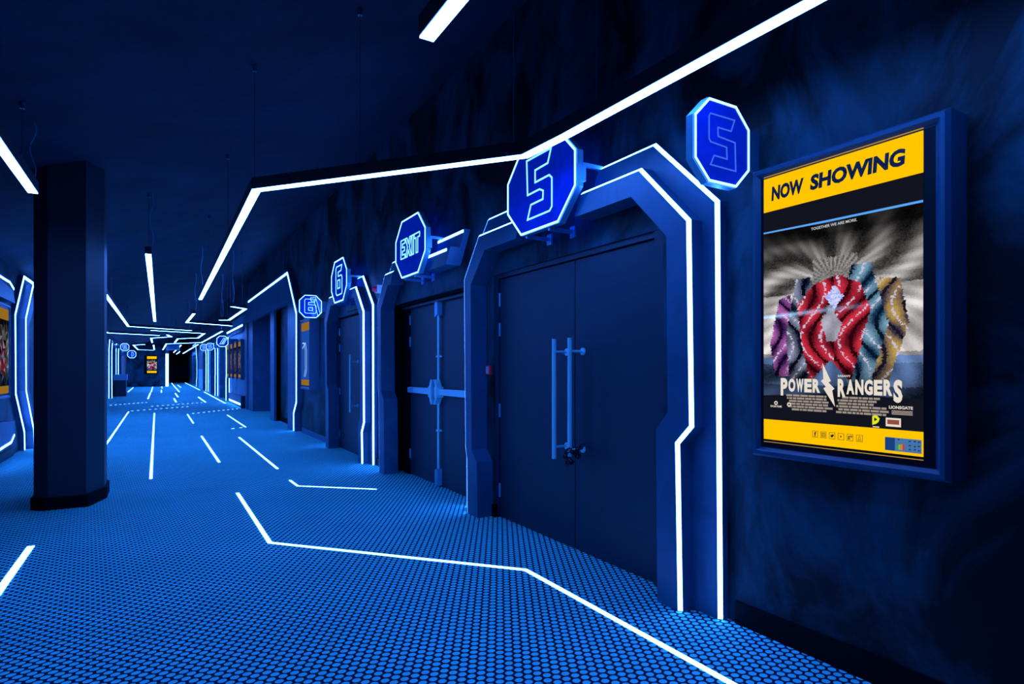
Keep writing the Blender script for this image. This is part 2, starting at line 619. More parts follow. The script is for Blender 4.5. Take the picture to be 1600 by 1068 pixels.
hinges(lb, 2.708, (1.95, 1.63, .92, .22), XD)

# chain lock hanging from the handles
ch = thing('chain_lock', (2.515, 3.445, .74), 'black chain lock looped around the lower end of the right pull bar', 'chain lock')
ck = MB()
for i in range(16):
    a = i / 16 * 2 * math.pi
    c = (2.535 + .045 * math.cos(a), 3.445 + .045 * math.sin(a), .725 + .022 * math.sin(a * 2 + .5))
    ck.torus(c, (math.sin(a + i % 2 * 1.5), -math.cos(a + i % 2 * 1.5), .4 * (i % 2)), .015, .005, 1.2, 8, 5)
for i in range(7):
    ck.torus((2.53 + .004 * i, 3.44 - .016 * i, .715 + .012 * i), (0.3 * (i % 2), 1, 1 - (i % 2)), .014, .005, 1.2, 8, 5)
for i in range(5):
    ck.torus((2.52, 3.46 + .006 * i, .70 - .014 * i), (1, (i % 2), .2), .014, .005, 1.2, 8, 5)
ck.build('chain', M_chain, ch, smooth=True)
MB().tube((2.51, 3.41, .66), (2.50, 3.48, .70), .019, 12).build('padlock', M_chain, ch, smooth=False)

# exit double door
XE = 2.74
ed = thing('door_2', (XE, 6.25, 0), 'dark double exit door with steel push bars and centre rod', None, kind='structure')
la = MB().box(XE, XE + .04, 6.254, 7.13, 0.006, 2.12).build('door_leaf', M_door, ed)
lb = MB().box(XE, XE + .04, 5.18, 6.246, 0.006, 2.12).build('door_leaf', M_door, ed)
fr = MB()
fr.box(XE - .02, XE + .04, 7.135, 7.30, 0, 2.13)
fr.box(XE - .10, XE - .085, 5.2, 7.45, 2.105, 2.13)
fr.build('door_frame', M_black, ed)
tr = MB().box(XE - .05, XE - .03, 5.2, 7.3, 2.07, 2.10).build('top_rail', M_door, ed)
MB().box(2.615, 2.78, 7.44, 7.459, 0, 2.13).build('side_jamb', M_black, ed)
for lf, y0, y1 in ((la, 6.36, 7.06), (lb, 5.3, 6.12)):
    pb = MB()
    pb.prism([(y0, 1.025), (y1, 1.03), (y1, 1.095), (y0, 1.10)], YZ, XE - .055, XE - .02)
    pb = pb.build('push_bar', M_steel, lf, bevel=.004)
    e = MB()
    e.box(XE - .07, XE, y1 - .14 if y1 > 6.5 else y0, y1 if y1 > 6.5 else y0 + .14, 1.03, 1.09)
    e.build('bar_end', M_steel_soft, pb)
lt = MB()
for yy, s in ((6.33, 1), (6.16, -1)):
    lt.prism([(yy - .035, 1.0), (yy + .035, 1.0), (yy + .035, 1.12), (yy - .035, 1.12)], YZ, XE - .085, XE)
    lt.prism([(yy - .02, 1.12), (yy + .03, 1.12), (yy + .03 - .04 * s, 1.20), (yy - .04 * s, 1.20)], YZ, XE - .075, XE - .01)
    lt.prism([(yy - .02, 1.0), (yy + .03, 1.0), (yy + .03 - .04 * s, .92), (yy - .04 * s, .92)], YZ, XE - .075, XE - .01)
lt.build('centre_latch', M_steel, lb)
rd = MB()
rd.tube((XE - .03, 6.20, .10), (XE - .03, 6.20, 2.0), .013, 10)
for z in (.62, 1.45): rd.box(XE - .045, XE, 6.17, 6.23, z, z + .02)
rd = rd.build('vertical_rod', M_steel, lb)
MB().prism([(6.16, 1.93), (6.24, 1.90), (6.24, 2.07), (6.16, 2.07)], YZ, XE - .06, XE).build('top_latch', M_steel_soft, lb)
MB().prism([(6.165, .02), (6.235, .02), (6.235, .19), (6.165, .21)], YZ, XE - .06, XE).build('bottom_latch', M_steel_soft, lb)
hinges(la, 7.13, (1.93, 1.66, .26), XE)

# screen 6 door
d6 = thing('door_3', (2.64, 9.2, 0), 'dark door of screen 6 with one long steel pull bar', None, kind='structure')
la = MB().box(XD, XD + .045, 8.965, 10.10, 0.006, 2.14).build('door_leaf', M_door, d6)
lb = MB().box(XD, XD + .045, 8.36, 8.957, 0.006, 2.14).build('door_leaf', M_door, d6)
MB().box(XD - .02, XD + .05, 10.105, 10.16, 0, 2.16).build('door_frame', M_door, d6)
pull_handle(la, 9.06, .66, 1.54, 2.515, XD, (1.43, .76), 1)
hinges(la, 10.102, (1.93, 1.67, .95, .24), XD)
MB().box(2.575, 2.6, 8.50, 9.50, 2.22, 2.30).build('door_closer', M_dark, d6)

# doors of far portals
for k, (y0, y1) in enumerate([(27.75, 30.1), (33.2, 35.5), (39.7, 41.9)]):
    o = MB().box(XR - .01, XR + .03, y0, y1, 0, 2.15).build('door_%d' % (5 + k), M_door)
    o['kind'] = 'structure'
for k, (y0, y1) in enumerate([(32.9, 35.2), (38.2, 40.4)]):
    o = MB().box(XL - .12, XL - .05, y0, y1, 0, 2.3).build('door_%d' % (8 + k), M_door)
    o['kind'] = 'structure'

# small wall devices
cr = thing('door_reader', (2.6, 4.795, 1.27), 'small white and red electronic reader beside screen 5 door', 'card reader')
MB().box(2.585, 2.602, 4.765, 4.835, 1.268, 1.35).build('reader_box', M_red, cr)
MB().box(2.580, 2.5845, 4.785, 4.832, 1.277, 1.342).build('reader_buttons', M_white, cr)
alm = thing('alarm_beacon', (2.6, 7.83, 2.33), 'small red alarm beacon on the wall left of the exit door', 'alarm')
MB().box(2.52, 2.60, 7.78, 7.88, 2.34, 2.44).build('beacon_base', M_white, alm)
MB().tube((2.47, 7.83, 2.385), (2.52, 7.83, 2.385), .028, 12, .045).build('beacon_lens', M_red, alm)
pl = MB().box(2.592, 2.602, 7.72, 7.80, .12, .24).build('wall_socket', M_white)
tag(pl, 'small pale wall socket low down right of the screen 6 portal', 'socket')

# ------------------------------------------------------------------ octagon signs
FLAT5 = [(0.159, 0.248), (-0.160, 0.250), (-0.148, -0.006), (0.014, -0.002), (0.060, -0.024), (0.056, -0.083), (-0.102, -0.087),
         (-0.149, -0.188), (0.140, -0.185), (0.169, -0.160), (0.169, 0.039), (0.136, 0.066), (-0.045, 0.062), (-0.045, 0.150), (0.118, 0.155)]
FLAT6 = [(0.179, 0.250), (-0.12, 0.256), (-0.170, 0.225), (-0.160, -0.143), (-0.110, -0.181), (0.165, -0.178), (0.187, -0.15), (0.187, 0.073), (0.148, 0.102), (-0.035, 0.102), (-0.035, 0.165), (0.13, 0.171)]
FLAT6I = [(-0.062, 0.043), (0.069, 0.040), (0.069, -0.08), (-0.062, -0.081)]
PERP5 = [(-.085, .124), (.083, .126), (.058, .068), (-.035, .068), (-.033, .026), (.086, .018), (.091, -.119), (-.085, -.116), (-.061, -.069), (.029, -.071), (.026, -.015), (-.085, -.009), (-.095, .005), (-.095, .111)]
PERP6 = [(.085, .124), (-.083, .126), (-.098, .105), (-.098, -.10), (-.085, -.119), (.080, -.119), (.094, -.10), (.094, .01), (.08, .03), (-.035, .03), (-.035, .068), (.062, .070)]
PERP6I = [(-.035, -.02), (.035, -.02), (.035, -.07), (-.035, -.07)]


def letters_exit():
    out = []

    def L(pts, x0, x1):
        out.append([(x0 + (x1 - x0) * a, -.07 + .205 * b) for a, b in pts])
    L([(0, 0), (1, 0), (1, .2), (.38, .2), (.38, .4), (.9, .4), (.9, .6), (.38, .6), (.38, .8), (1, .8), (1, 1), (0, 1)], -.27, -.14)
    L([(0, 0), (.28, 0), (.5, .32), (.72, 0), (1, 0), (.66, .5), (1, 1), (.72, 1), (.5, .68), (.28, 1), (0, 1), (.34, .5)], -.125, .055)
    L([(0, 0), (1, 0), (1, 1), (0, 1)], .07, .12)
    L([(.34, 0), (.66, 0), (.66, .78), (1, .78), (1, 1), (0, 1), (0, .78), (.34, .78)], .135, .29)
    return out


def octagon(w, h0, h1, c):
    return [(-w, h0 + c), (-w + c, h0), (w - c, h0), (w, h0 + c), (w, h1 - c), (w - c, h1), (-w + c, h1), (-w, h1 - c)]


def flat_sign(label, Yc, Zc, glyphs, Xf=2.36, gw=.012, lw=.014):
    """sign parallel to the right wall on standoff brackets"""
    t = thing('octagon_sign', (2.6, Yc, Zc - .28), label, 'sign', 'octagonal signs parallel to the wall')
    fn = lambda a, b, d: (d, Yc - a, Zc + b)
    oc = octagon(.445, -.285, .35, .20)
    MB().prism([(a * .985, b * .985) for a, b in oc], fn, Xf, Xf + .045).build('sign_panel', M_face, t)
    MB().ribbon(oc, .012, fn, Xf + .006, Xf + .055, True).build('metal_rim', M_steel_soft, t)
    MB().ribbon([(a * .982, b * .982) for a, b in oc], lw, fn, Xf - .004, Xf - .0005, True).build('edge_led_line', M_signled, t)
    g = MB()
    for p in glyphs: g.ribbon(p, gw, fn, Xf - .004, Xf - .0005, True)
    g.build('lettering', M_glyph, t)
    MB().prism([(a * .8, b * .8) for a, b in oc], fn, Xf + .047, Xf + .050).build('back_light', M_halo, t)
    for a, b in ((.1, -.30), (-.2, -.30)):
        m = MB()
        m.box(Xf + .02, 2.60, Yc - a - .012, Yc - a + .012, Zc + b - .012, Zc + b + .012)
        m.box(2.585, 2.60, Yc - a - .03, Yc - a + .03, Zc + b - .04, Zc + b + .04)
        m.build('bracket', M_steel_soft, t)
    m = MB()
    m.box(Xf + .0, Xf + .06, Yc - .475, Yc - .445, Zc - .06, Zc + .06)
    m.box(Xf + .03, 2.56, Yc - .480, Yc - .455, Zc + .035, Zc + .06)
    m.build('side_bracket', M_steel_soft, t)
    return t


def perp_sign(label, Yf, Xc, Zc, glyphs, lw=.0105, gw=.0055, th=.047, Xwall=2.6, bright=False, s=1.0):
    """sign standing out square from the wall"""
    t = thing('octagon_sign', (Xwall, Yf + th / 2, Zc - .15), label, 'sign', 'octagonal signs standing out from the wall')
    fn = lambda a, b, d: (Xc + a * s, d, Zc + b * s)
    oc = octagon(.19, -.196, .196, .095)
    MB().prism([(a * .98, b * .98) for a, b in oc], fn, Yf, Yf + th).build('sign_panel', M_face, t)
    MB().ribbon(oc, .008, fn, Yf + .006, Yf + th, True).build('metal_rim', M_steel_soft, t)
    MB().ribbon([(a * .975, b * .975) for a, b in oc], lw, fn, Yf - .004, Yf - .0005, True).build('edge_led_line', M_signled, t)
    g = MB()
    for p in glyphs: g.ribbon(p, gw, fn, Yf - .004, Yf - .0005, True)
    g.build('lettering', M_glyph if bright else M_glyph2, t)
    x1 = Xc + .19 * s
    MB().box(min(x1, Xwall), max(x1, Xwall), Yf + .012, Yf + th - .008, Zc - .085 * s, Zc + .10 * s).build('wall_arm', M_portal, t)
    return t


flat_sign('large glowing blue octagon sign with number 5 above the double door', 3.61, 2.61, [FLAT5])
flat_sign('glowing blue octagon EXIT sign above the exit door', 6.17, 2.62, letters_exit(), gw=.012)
flat_sign('glowing blue octagon sign with number 6 above its door', 9.13, 2.62, [FLAT6, FLAT6I], gw=.016, lw=.018)
perp_sign('blue octagon sign with number 5 right beside the large poster case', 1.945, 2.317, 2.394, [PERP5])
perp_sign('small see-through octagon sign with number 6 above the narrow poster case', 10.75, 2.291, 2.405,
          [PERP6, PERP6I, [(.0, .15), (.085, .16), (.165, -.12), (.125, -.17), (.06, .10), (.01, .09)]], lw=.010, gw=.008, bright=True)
perp_sign('distant octagon sign with number 7 beside the four poster cases', 24.3, 2.05, 2.33, [[(-.09, -.1), (.04, .12), (.09, .12), (-.03, -.1)], [(.0, -.1), (.12, .12), (.15, .10), (.04, -.1)]],
          lw=.016, gw=.014, bright=True, s=1.0)
perp_sign('tiny far octagon sign on the right, second beyond the four poster cases', 31.8, 2.15, 2.38, [PERP5], lw=.016, gw=.010, bright=True, s=.85)
perp_sign('tiny far octagon sign on the right, third beyond the four poster cases', 34.5, 2.05, 2.42, [PERP5], lw=.016, gw=.010, bright=True, s=.85)
perp_sign('tiny far octagon sign on the left wall above the rubbish bin', 36.0, -1.42, 2.42, [PERP5], lw=.018, gw=.012, Xwall=-1.92, bright=True, s=.95)
perp_sign('tiny far octagon sign on the left wall nearest the far wall', 45.0, -1.40, 2.25, [[(0, -.12), (.08, -.06), (.08, .06), (0, .12)]], lw=.018, gw=.012, Xwall=-1.92, bright=True, s=1.2)

# ------------------------------------------------------------------ hanging ceiling lamps
LZ = 2.69


def hanging_lamp(label, pts, cables, wd=.062, z=LZ, squiggle=()):
    t = thing('hanging_light', (pts[0][0], pts[0][1], z), label, 'ceiling light', 'suspended LED line lights')
    MB().ribbon(pts, wd + .008, XY, z + .006, z + .092).build('housing', M_housing, t)
    a = Vector(pts[0]); b = Vector(pts[1])
    MB().ribbon(pts, wd, XY, z, z + .0055).build('diffuser', M_cled, t)
    for i, (x, y) in enumerate(cables):
        zc = zceil(x)
        c = MB().tube((x, y, z + .09), (x, y, zc), .0035 if y < 12 else .006, 5)
        c.tube((x, y, zc - .05), (x, y, zc), .018, 8)
        c.build('suspension_cable', M_cable, t)
    for x, y in squiggle:
        zc = zceil(x)
        p = []
        n = 14
        for i in range(n + 1):
            f = i / n
            p.append((x + .03 + .018 * math.sin(f * 9), y + .03 + .018 * math.cos(f * 7), z + .09 + (zc - z - .09) * f))
        MB().path(p, .004 if y < 12 else .008, 5).build('power_cord', M_steel_soft, t)
    return t


hanging_lamp('long bent ceiling light crossing in front of the octagon 5 sign', [(.731, 13.36), (.655, 4.97), (2.044, 3.29), (2.072, 2.88), (2.11, 1.34), (2.12, .3)],
             [(.70, 10.5), (.68, 7.4), (.66, 5.1), (1.25, 4.25), (2.0, 3.36), (2.08, 2.6), (2.10, 1.6)], squiggle=[(.72, 13.2)])
hanging_lamp('short ceiling light overhead at the top edge of the view', [(.965, 2.33), (.965, 0)], [(.965, 2.15), (.965, 0.5)])
hanging_lamp('ceiling light at the left edge of the view, in front of the column', [(-.838, 2.2), (-.836, 5.93)], [(-.836, 2.8), (-.836, 5.5)], squiggle=[(-.86, 5.85)])
hanging_lamp('straight ceiling light running down the corridor right of the column', [(-.095, 8.39), (-.066, 20.17)], [(-.09, 8.6), (-.07, 14), (-.07, 19.8)], squiggle=[(-.09, 8.5)])
hanging_lamp('bent ceiling light just right of the column, turning across the corridor', [(-.832, 12.0), (-.81, 23.0), (1.05, 24.4)], [(-.82, 15), (-.8, 22), (.9, 24.2)], squiggle=[(.95, 24.2)])
hanging_lamp('ceiling light from the left wall crossing behind the column', [(-1.75, 25.4), (-1.62, 27.57), (.068, 28.6)], [(-1.2, 27.8), (-.1, 28.4)])
hanging_lamp('short-armed bent ceiling light beneath the middle of the ceiling', [(.781, 16.86), (.745, 20.2), (2.041, 21.03)], [(.78, 17), (1.9, 20.9)], squiggle=[(.8, 17.1)])
hanging_lamp('hook shaped ceiling light beside the tall open portal', [(1.41, 14.53), (1.735, 14.92), (1.735, 18.57), (1.505, 18.72)], [(1.43, 14.6), (1.7, 15.2), (1.73, 18.2)], squiggle=[(1.42, 14.6), (1.55, 18.7)])
hanging_lamp('zigzag ceiling light far down the corridor, folding back on itself', [(-.196, 24.95), (1.57, 26.15), (1.55, 30.13), (.803, 31.2), (.776, 35.9)], [(.1, 25.2), (1.5, 26.3), (.8, 35)])
hanging_lamp('small hook shaped ceiling light above the far wall poster', [(.334, 27.9), (.519, 29.5), (-.24, 31.2), (-.235, 36.5)], [(.5, 29.3), (-.2, 36)])
hanging_lamp('short distant ceiling light directly above the far wall poster', [(-.193, 40.4), (-.193, 49.8)], [(-.193, 42)])
hanging_lamp('small bracket shaped ceiling light left of the far wall poster', [(-.621, 39.6), (-1.2, 41.0), (-1.2, 50.8), (-.244, 51.4)], [(-.7, 39.8), (-1.2, 45)])
hanging_lamp('long distant ceiling light hugging the right wall portals', [(.34, 50.0), (.423, 37.95), (1.99, 35.17), (2.035, 24.27)], [(.5, 37.8), (2.0, 34), (2.03, 24.6)], squiggle=[(2.0, 24.5)])
hanging_lamp('distant straight ceiling light right of the far white light column', [(1.179, 39.6), (1.179, 58)], [(1.179, 41)])
hanging_lamp('most distant short ceiling light at the black corridor end', [(1.53, 54.3), (1.53, 63.8)], [(1.53, 55)])
hanging_lamp('distant diagonal-looking ceiling light beside the single-line portal', [(1.97, 38.1), (1.97, 60.9)], [(1.97, 39)])
# continuation of the same lighting behind the viewpoint
#hanging_lamp('ceiling light behind the viewpoint', [(-.1, -3.2), (-.1, .2)], [(-.1, -3), (-.1, 0)])
#hanging_lamp('bent ceiling light behind the viewpoint', [(.74, -3.6), (2.0, -2.4), (2.0, -.6)], [(.8, -3.5), (2.0, -.8)])

# ------------------------------------------------------------------ LED lines in the floor


def floor_line(label, pts, wd=.032, thin=False):
    o = MB().ribbon(pts, wd, XY, -.002, .004).build('floor_light_line', M_fled)
    return tag(o, label, 'floor light', 'LED lines set in the carpet')


floor_line('longest bent light line in the carpet, crossing the foreground', [(.732, 6.97), (.735, 4.85), (2.08, 3.34), (2.07, 1.2)])
floor_line('carpet light line pointing at the bent line beside screen 6 door', [(1.355, 12.62), (1.365, 8.39)])
floor_line('small bent carpet light line in front of the exit door', [(1.35, 7.45), (1.36, 7.04), (2.066, 6.41)], .026)
floor_line('short carpet light line in the middle, left of the longer one by screen 6', [(.745, 13.23), (.752, 9.39)])
floor_line('long straight carpet light line just right of the column', [(-.078, 20.8), (-.068, 8.4)])
floor_line('carpet light line disappearing behind the column on its right', [(-.765, 21.9), (-.775, 10.2)])
floor_line('carpet light line at the lower left edge of the view', [(-.81, 5.66), (-.81, 2.4)], .045)
floor_line('short carpet light line midway down the corridor', [(.75, 19.8), (.75, 16.45)])
floor_line('carpet light line in front of the tall open portal', [(1.72, 18.9), (1.72, 14.76)])
FAR = [[(-.36, 30.8), (-.33, 39.0)], [(-.31, 40.1), (-.30, 51.0)], [(-1.47, 50), (-1.45, 40.7)], [(.284, 51.5), (.27, 47.0)], [(.21, 43.4), (.19, 38.7)],
       [(1.13, 64), (1.08, 39.2)], [(1.41, 56), (1.44, 48.7)], [(2.27, 65), (2.27, 42.2)], [(.83, 37.3), (.83, 32.1)], [(.64, 30.8), (.635, 27.2)],
       [(1.65, 31.7), (1.64, 26.6)], [(2.30, 38.5), (2.24, 25.3)]]
FL = ['far carpet light line running towards the left of the far wall poster', 'farthest carpet light line ending under the far wall poster',
      'far carpet light line near the left wall beyond the rubbish bin', 'tiny carpet light line at the foot of the far wall, right of the poster',
      'tiny carpet light line second from the far wall, right of the poster', 'long thin far carpet light line leading to the black corridor end',
      'short far carpet light line inside the black corridor end', 'long far carpet light line by the single-line portal',
      'short carpet light line fourth back along the middle of the corridor', 'short carpet light line just before the dashed lines, middle of the corridor',
      'far carpet light line right of the middle pair of short lines', 'long far carpet light line in front of the four poster cases']
for p, l in zip(FAR, FL): floor_line(l, p, .055)
DASH = [[(-.757, 22.2), (.987, 23.9)], [(-.232, 24.6), (1.571, 26.4)], [(-1.654, 25.9), (-.306, 27.8)], [(.844, 20.0), (2.5, 22.0)], [(1.353, 14.47), (1.71, 14.76)]]
DL = ['faint line joining the carpet line by the column to the middle of the corridor', 'faint diagonal carpet light line behind the nearer faint one',
      'faint diagonal carpet light line near the left wall', 'faint diagonal carpet light line ending at the tall open portal', 'short faint carpet light line meeting the one in front of the tall portal']
for p, l in zip(DASH, DL):
    a, b = Vector(p[0]), Vector(p[1])
    n = int((b - a).length / .22)
    mb = MB()
    for i in range(n):
        u = a + (b - a) * ((i + .3) / n)
        v = a + (b - a) * ((i + .62) / n)
        mb.ribbon([tuple(u), tuple(v)], .022, XY, -.002, .004)
    tag(mb.build('floor_light_line', M_fled), l, 'floor light', 'faint dashed LED lines in the carpet')

# ------------------------------------------------------------------ column
c = thing('column', (-.73, 7.5, 0), 'dark blue chamfered column standing in the corridor on the left', 'column')
poly = [(-1.0, 7.12), (-.885, 7.03), (-.59, 7.03), (-.468, 7.41), (-.468, 7.78), (-.59, 8.1), (-.885, 8.1), (-1.0, 8.0)]
MB().prism(poly, XY, 0, 3.60).build('shaft', M_col, c)
cx = sum(p[0] for p in poly) / 8; cy = sum(p[1] for p in poly) / 8
base = [(x + (.022 if x > cx else -.022), y + (.02 if y > cy else -.02)) for x, y in poly]
MB().prism(base, XY, 0, .115).build('skirting', M_black, c)
cap = MB().prism(poly, XY, 3.22, 3.3)

# ------------------------------------------------------------------ poster screens
C_Y = (1.0, 0.56, 0.0)
M_yel = emat('poster_yellow', C_Y, 1.0)
M_pblack = emat('poster_black_area', (0.006, 0.007, 0.014), 1.0)
M_ptext = emat('poster_text_cream', (0.80, 0.72, 0.62), 1.0)
M_pwhite = emat('poster_text_white', (0.55, 0.6, 0.65), 1.0)
M_ink = pmat('poster_black_ink', (0.01, 0.008, 0.005), 0.5)
M_blueline = emat('poster_blue_line', (0.10, 0.38, 0.95), 1.0)
M_credit = emat('poster_credit_lines', (0.34, 0.28, 0.24), 1.0)
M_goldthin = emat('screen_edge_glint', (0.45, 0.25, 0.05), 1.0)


def art_mat():
    m = bpy.data.materials.new('poster_artwork')
    m.use_nodes = True
    nt = m.node_tree
    for n in list(nt.nodes): nt.nodes.remove(n)
    a = nt.nodes.new('ShaderNodeAttribute')
    a.attribute_name = 'artwork'
    e = nt.nodes.new('ShaderNodeEmission')
    o = nt.nodes.new('ShaderNodeOutputMaterial')
    nt.links.new(a.outputs['Color'], e.inputs[0])
    e.inputs[1].default_value = 1.0
    nt.links.new(e.outputs[0], o.inputs[0])
    return m


M_art = art_mat()


def inpoly(x, y, P):
    r = False
    n = len(P)
    for i in range(n):
        x1, y1 = P[i]; x2, y2 = P[(i + 1) % n]
        if (y1 > y) != (y2 > y) and x < (x2 - x1) * (y - y1) / (y2 - y1) + x1: r = not r
    return r


# abstract crystals: (outline, dark colour, light colour)
CRYST = [
    ([(.09, .15), (.05, .35), (.12, .60), (.20, .62), (.26, .40), (.22, .15)], (.035, .01, .08), (.45, .12, .42)),
    ([(.20, .13), (.17, .38), (.24, .70), (.34, .71), (.42, .40), (.38, .13)], (.006, .01, .03), (.25, .28, .42)),
    ([(.72, .13), (.70, .40), (.77, .66), (.88, .64), (.93, .42), (.82, .13)], (.04, .03, .06), (.55, .36, .08)),
    ([(.58, .12), (.56, .42), (.60, .74), (.72, .74), (.82, .42), (.72, .12)], (.006, .03, .08), (.20, .40, .55)),
    ([(.34, .12), (.28, .34), (.25, .55), (.36, .66), (.52, .70), (.66, .64), (.72, .50), (.66, .30), (.60, .12), (.48, .24)], (.10, .004, .012), (.72, .03, .06)),
]


def art_color(s, t, rnd, rng):
    # background: radiating steel-like shards
    dx, dy = s - .5, (t - .66) * 1.4
    ang = math.atan2(dy, dx)
    r = math.hypot(dx, dy)
    k = .5 + .5 * math.sin(ang * 9 + 2.5 * math.sin(r * 7))
    k2 = .5 + .5 * math.sin(ang * 37 + 9 * r)
    v = .02 + .34 * k ** 2 + .22 * k2 * k + .06 * rnd
    if .22 < t < .62: v = v * .9 + .34 * min(1, abs(dx) * 2.6) * (.6 + .4 * k2)
    if t > .70: v *= max(.05, 1 - (t - .70) * 4.2)
    if t < .28: v *= .45
    if .36 < s < .64 and .62 < t < .80: v = .10 + .22 * k2
    col = (v * 1.0, v * .94, v * .92)
    if t < .26: col = (v * .4, v * .7, v * 1.5)
    for n_, (P, c0, c1) in enumerate(CRYST):
        if inpoly(s, t, P):
            # glossy folds: bands that follow the length of the crystal
            f = math.sin(46 * s + 5 * math.sin(11 * t + n_) + 8 * t * (1 if s < .5 else -1))
            f2 = math.sin(33 * t + 19 * (s if s < .5 else 1 - s) + n_)
            q = max(0, min(1, .35 + .35 * f + .25 * f2 + .2 * (rnd - .5)))
            col = tuple(a + (b - a) * q for a, b in zip(c0, c1))
            if f > .93 and rnd > .35: col = (.55, .50, .66)
            elif f < -.85: col = tuple(a * .25 for a in c0)
            if len(P) == 10:
                if abs(s - .48) < .045 + .02 * f2 and .34 < t < .54: col = (.22 + .25 * q,) * 2 + (.28 + .3 * q,)
                if abs(s - .50) * 1.2 + abs(t - .58) * 1.1 < .07: col = (.25 + .5 * rnd, .35 + .4 * rnd, .95)
            if t < .22: col = tuple(a * (.3 + (t - .12) * 6) for a in col)
    db = abs(t - (.50 + .03 * s))
    g = math.exp(-(db / .010) ** 2) * max(0, 1 - s * 1.3)
    col = tuple(min(1, a + b * g) for a, b in zip(col, (.25, .55, .9)))
    if t < .10: col = tuple(a * .35 for a in col)
    return col


def artwork(parent, fn, d, a0, a1, b0, b1, nx, ny, seed=3, gain=1.0):
    rng = random.Random(seed)
    P = {}
    for j in range(ny + 1):
        for i in range(nx + 1):
            jx = 0 if i in (0, nx) else (rng.random() - .5) * .8
            jy = 0 if j in (0, ny) else (rng.random() - .5) * .8
            P[i, j] = ((i + jx) / nx, (j + jy) / ny)
    vs, fs, cols = [], [], []
    for j in range(ny):
        for i in range(nx):
            q = [P[i, j], P[i + 1, j], P[i + 1, j + 1], P[i, j + 1]]
            tris = [(0, 1, 2), (0, 2, 3)] if rng.random() < .5 else [(0, 1, 3), (1, 2, 3)]
            for tri in tris:
                n = len(vs)
                cs = sum(q[k][0] for k in tri) / 3
                ct = sum(q[k][1] for k in tri) / 3
                for k in tri:
                    s, t = q[k]
                    vs.append(fn(a0 + (a1 - a0) * s, b0 + (b1 - b0) * t, d))
                fs.append((n, n + 1, n + 2))
                cols.append(tuple(gain * q_ for q_ in art_color(cs, ct, rng.random(), rng)))
    mb = MB().add(vs, fs)
    off = parent.location
    me = bpy.data.meshes.new('artwork')
    me.from_pydata([tuple(Vector(p) - off) for p in vs], [], fs)
    at = me.color_attributes.new('artwork', 'FLOAT_COLOR', 'CORNER')
    k = 0
    for c in cols:
        for _ in range(3):
            at.data[k].color = (*c, 1)
            k += 1
    me.materials.append(M_art)
    o = bpy.data.objects.new('artwork', me)
    COL.objects.link(o)
    o.parent = parent
    return o


def poster_case(label, Yl, Yr, z0, z1, xf, side=1, detail=False, seed=3, group='lit poster cases'):
    """case on a side wall; Yl is its left edge as seen, Yr its right edge"""
    sgn = 1 if side == 1 else -1
    Xw = XR if side == 1 else XL
    t = thing('poster_case', (Xw, (Yl + Yr) / 2, z0), label, 'poster display', group)
    W = abs(Yl - Yr)
    dirY = -1 if Yr < Yl else 1
    fn = lambda a, b, d: (d, Yl + dirY * a, b)
    k = W / .838
    x_front = xf
    # bevelled casing: ring profile
    mb = MB()
    rings = [(0.0, Xw), (0.0, xf + sgn * .02), (.012 * k, xf), (.028 * k, xf), (.044 * k, xf + sgn * .018)]
    R = []
    for ins, x in rings:
        R.append([fn(ins, z0 + ins, x), fn(W - ins, z0 + ins, x), fn(W - ins, z1 - ins, x), fn(ins, z1 - ins, x)])
    vs = [p for r in R for p in r]
    fs = []
    for i in range(len(R) - 1):
        for j in range(4):
            a = i * 4 + j; b = i * 4 + (j + 1) % 4
            fs.append((a, b, b + 4, a + 4))
    n = (len(R) - 1) * 4
    fs.append((n, n + 1, n + 2, n + 3))
    mb.add(vs, fs).build('case_frame', M_case, t)
    xs = xf + sgn * .0165
    MB().prism([(.046 * k, z0 + .046 * k), (W - .05 * k, z0 + .046 * k), (W - .05 * k, z1 - .05 * k), (.046 * k, z1 - .05 * k)], fn, xs - sgn * .0005, xs + sgn * .001).build('bezel', M_bezel, t)
    return t, fn, xs, W, k


# main poster
Xs = 2.476
pt, fn, xs, W, k = poster_case('large lit NOW SHOWING film poster case on the near right wall', 1.900, 1.060, .905, 2.27, 2.462, detail=True)
A = lambda y: 1.900 - y            # world Y -> local a
s0, s1 = A(1.838), A(1.150)
zb0, zb1, zt0, zt1 = .989, 1.083, 2.058, 2.216
D = xs - .002
MB().prism([(s0, zb1), (s1, zb1), (s1, zt0), (s0, zt0)], fn, D, xs).build('screen', M_pblack, pt)
MB().prism([(s0, zt0), (s1, zt0), (s1, zt1), (s0, zt1)], fn, D, xs).build('top_banner', M_yel, pt)
MB().prism([(s0, zb0), (s1, zb0), (s1, zb1), (s0, zb1)], fn, D, xs).build('bottom_banner', M_yel, pt)
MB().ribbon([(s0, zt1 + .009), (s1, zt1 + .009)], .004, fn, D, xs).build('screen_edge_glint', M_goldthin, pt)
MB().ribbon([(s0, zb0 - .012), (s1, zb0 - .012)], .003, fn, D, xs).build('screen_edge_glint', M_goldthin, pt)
artwork(pt, fn, D - .0005, s0, s1, 1.17, 1.955, 78, 108)
D2 = D - .0015
tx = MB(); put_text(tx, 'NOW', fn, A(1.796), A(1.633), 2.104, 2.172, D2, bold=.05, shear=.08); put_text(tx, 'SHOWING', fn, A(1.603), A(1.212), 2.104, 2.172, D2, bold=.05, shear=.08)
tx.build('banner_lettering', M_ink, pt)
bl = MB()
bl.prism([(s0, 1.958), (s0 + .3, 1.950), (s1, 1.946), (s1, 1.955), (s0 + .3, 1.959), (s0, 1.965)], fn, D2, D2 + .0005)
bl.build('blue_light_line', M_blueline, pt)
tx = MB(); put_text(tx, 'TOGETHER WE ARE MORE.', fn, A(1.598), A(1.397), 1.928, 1.940, D2, bold=.015)
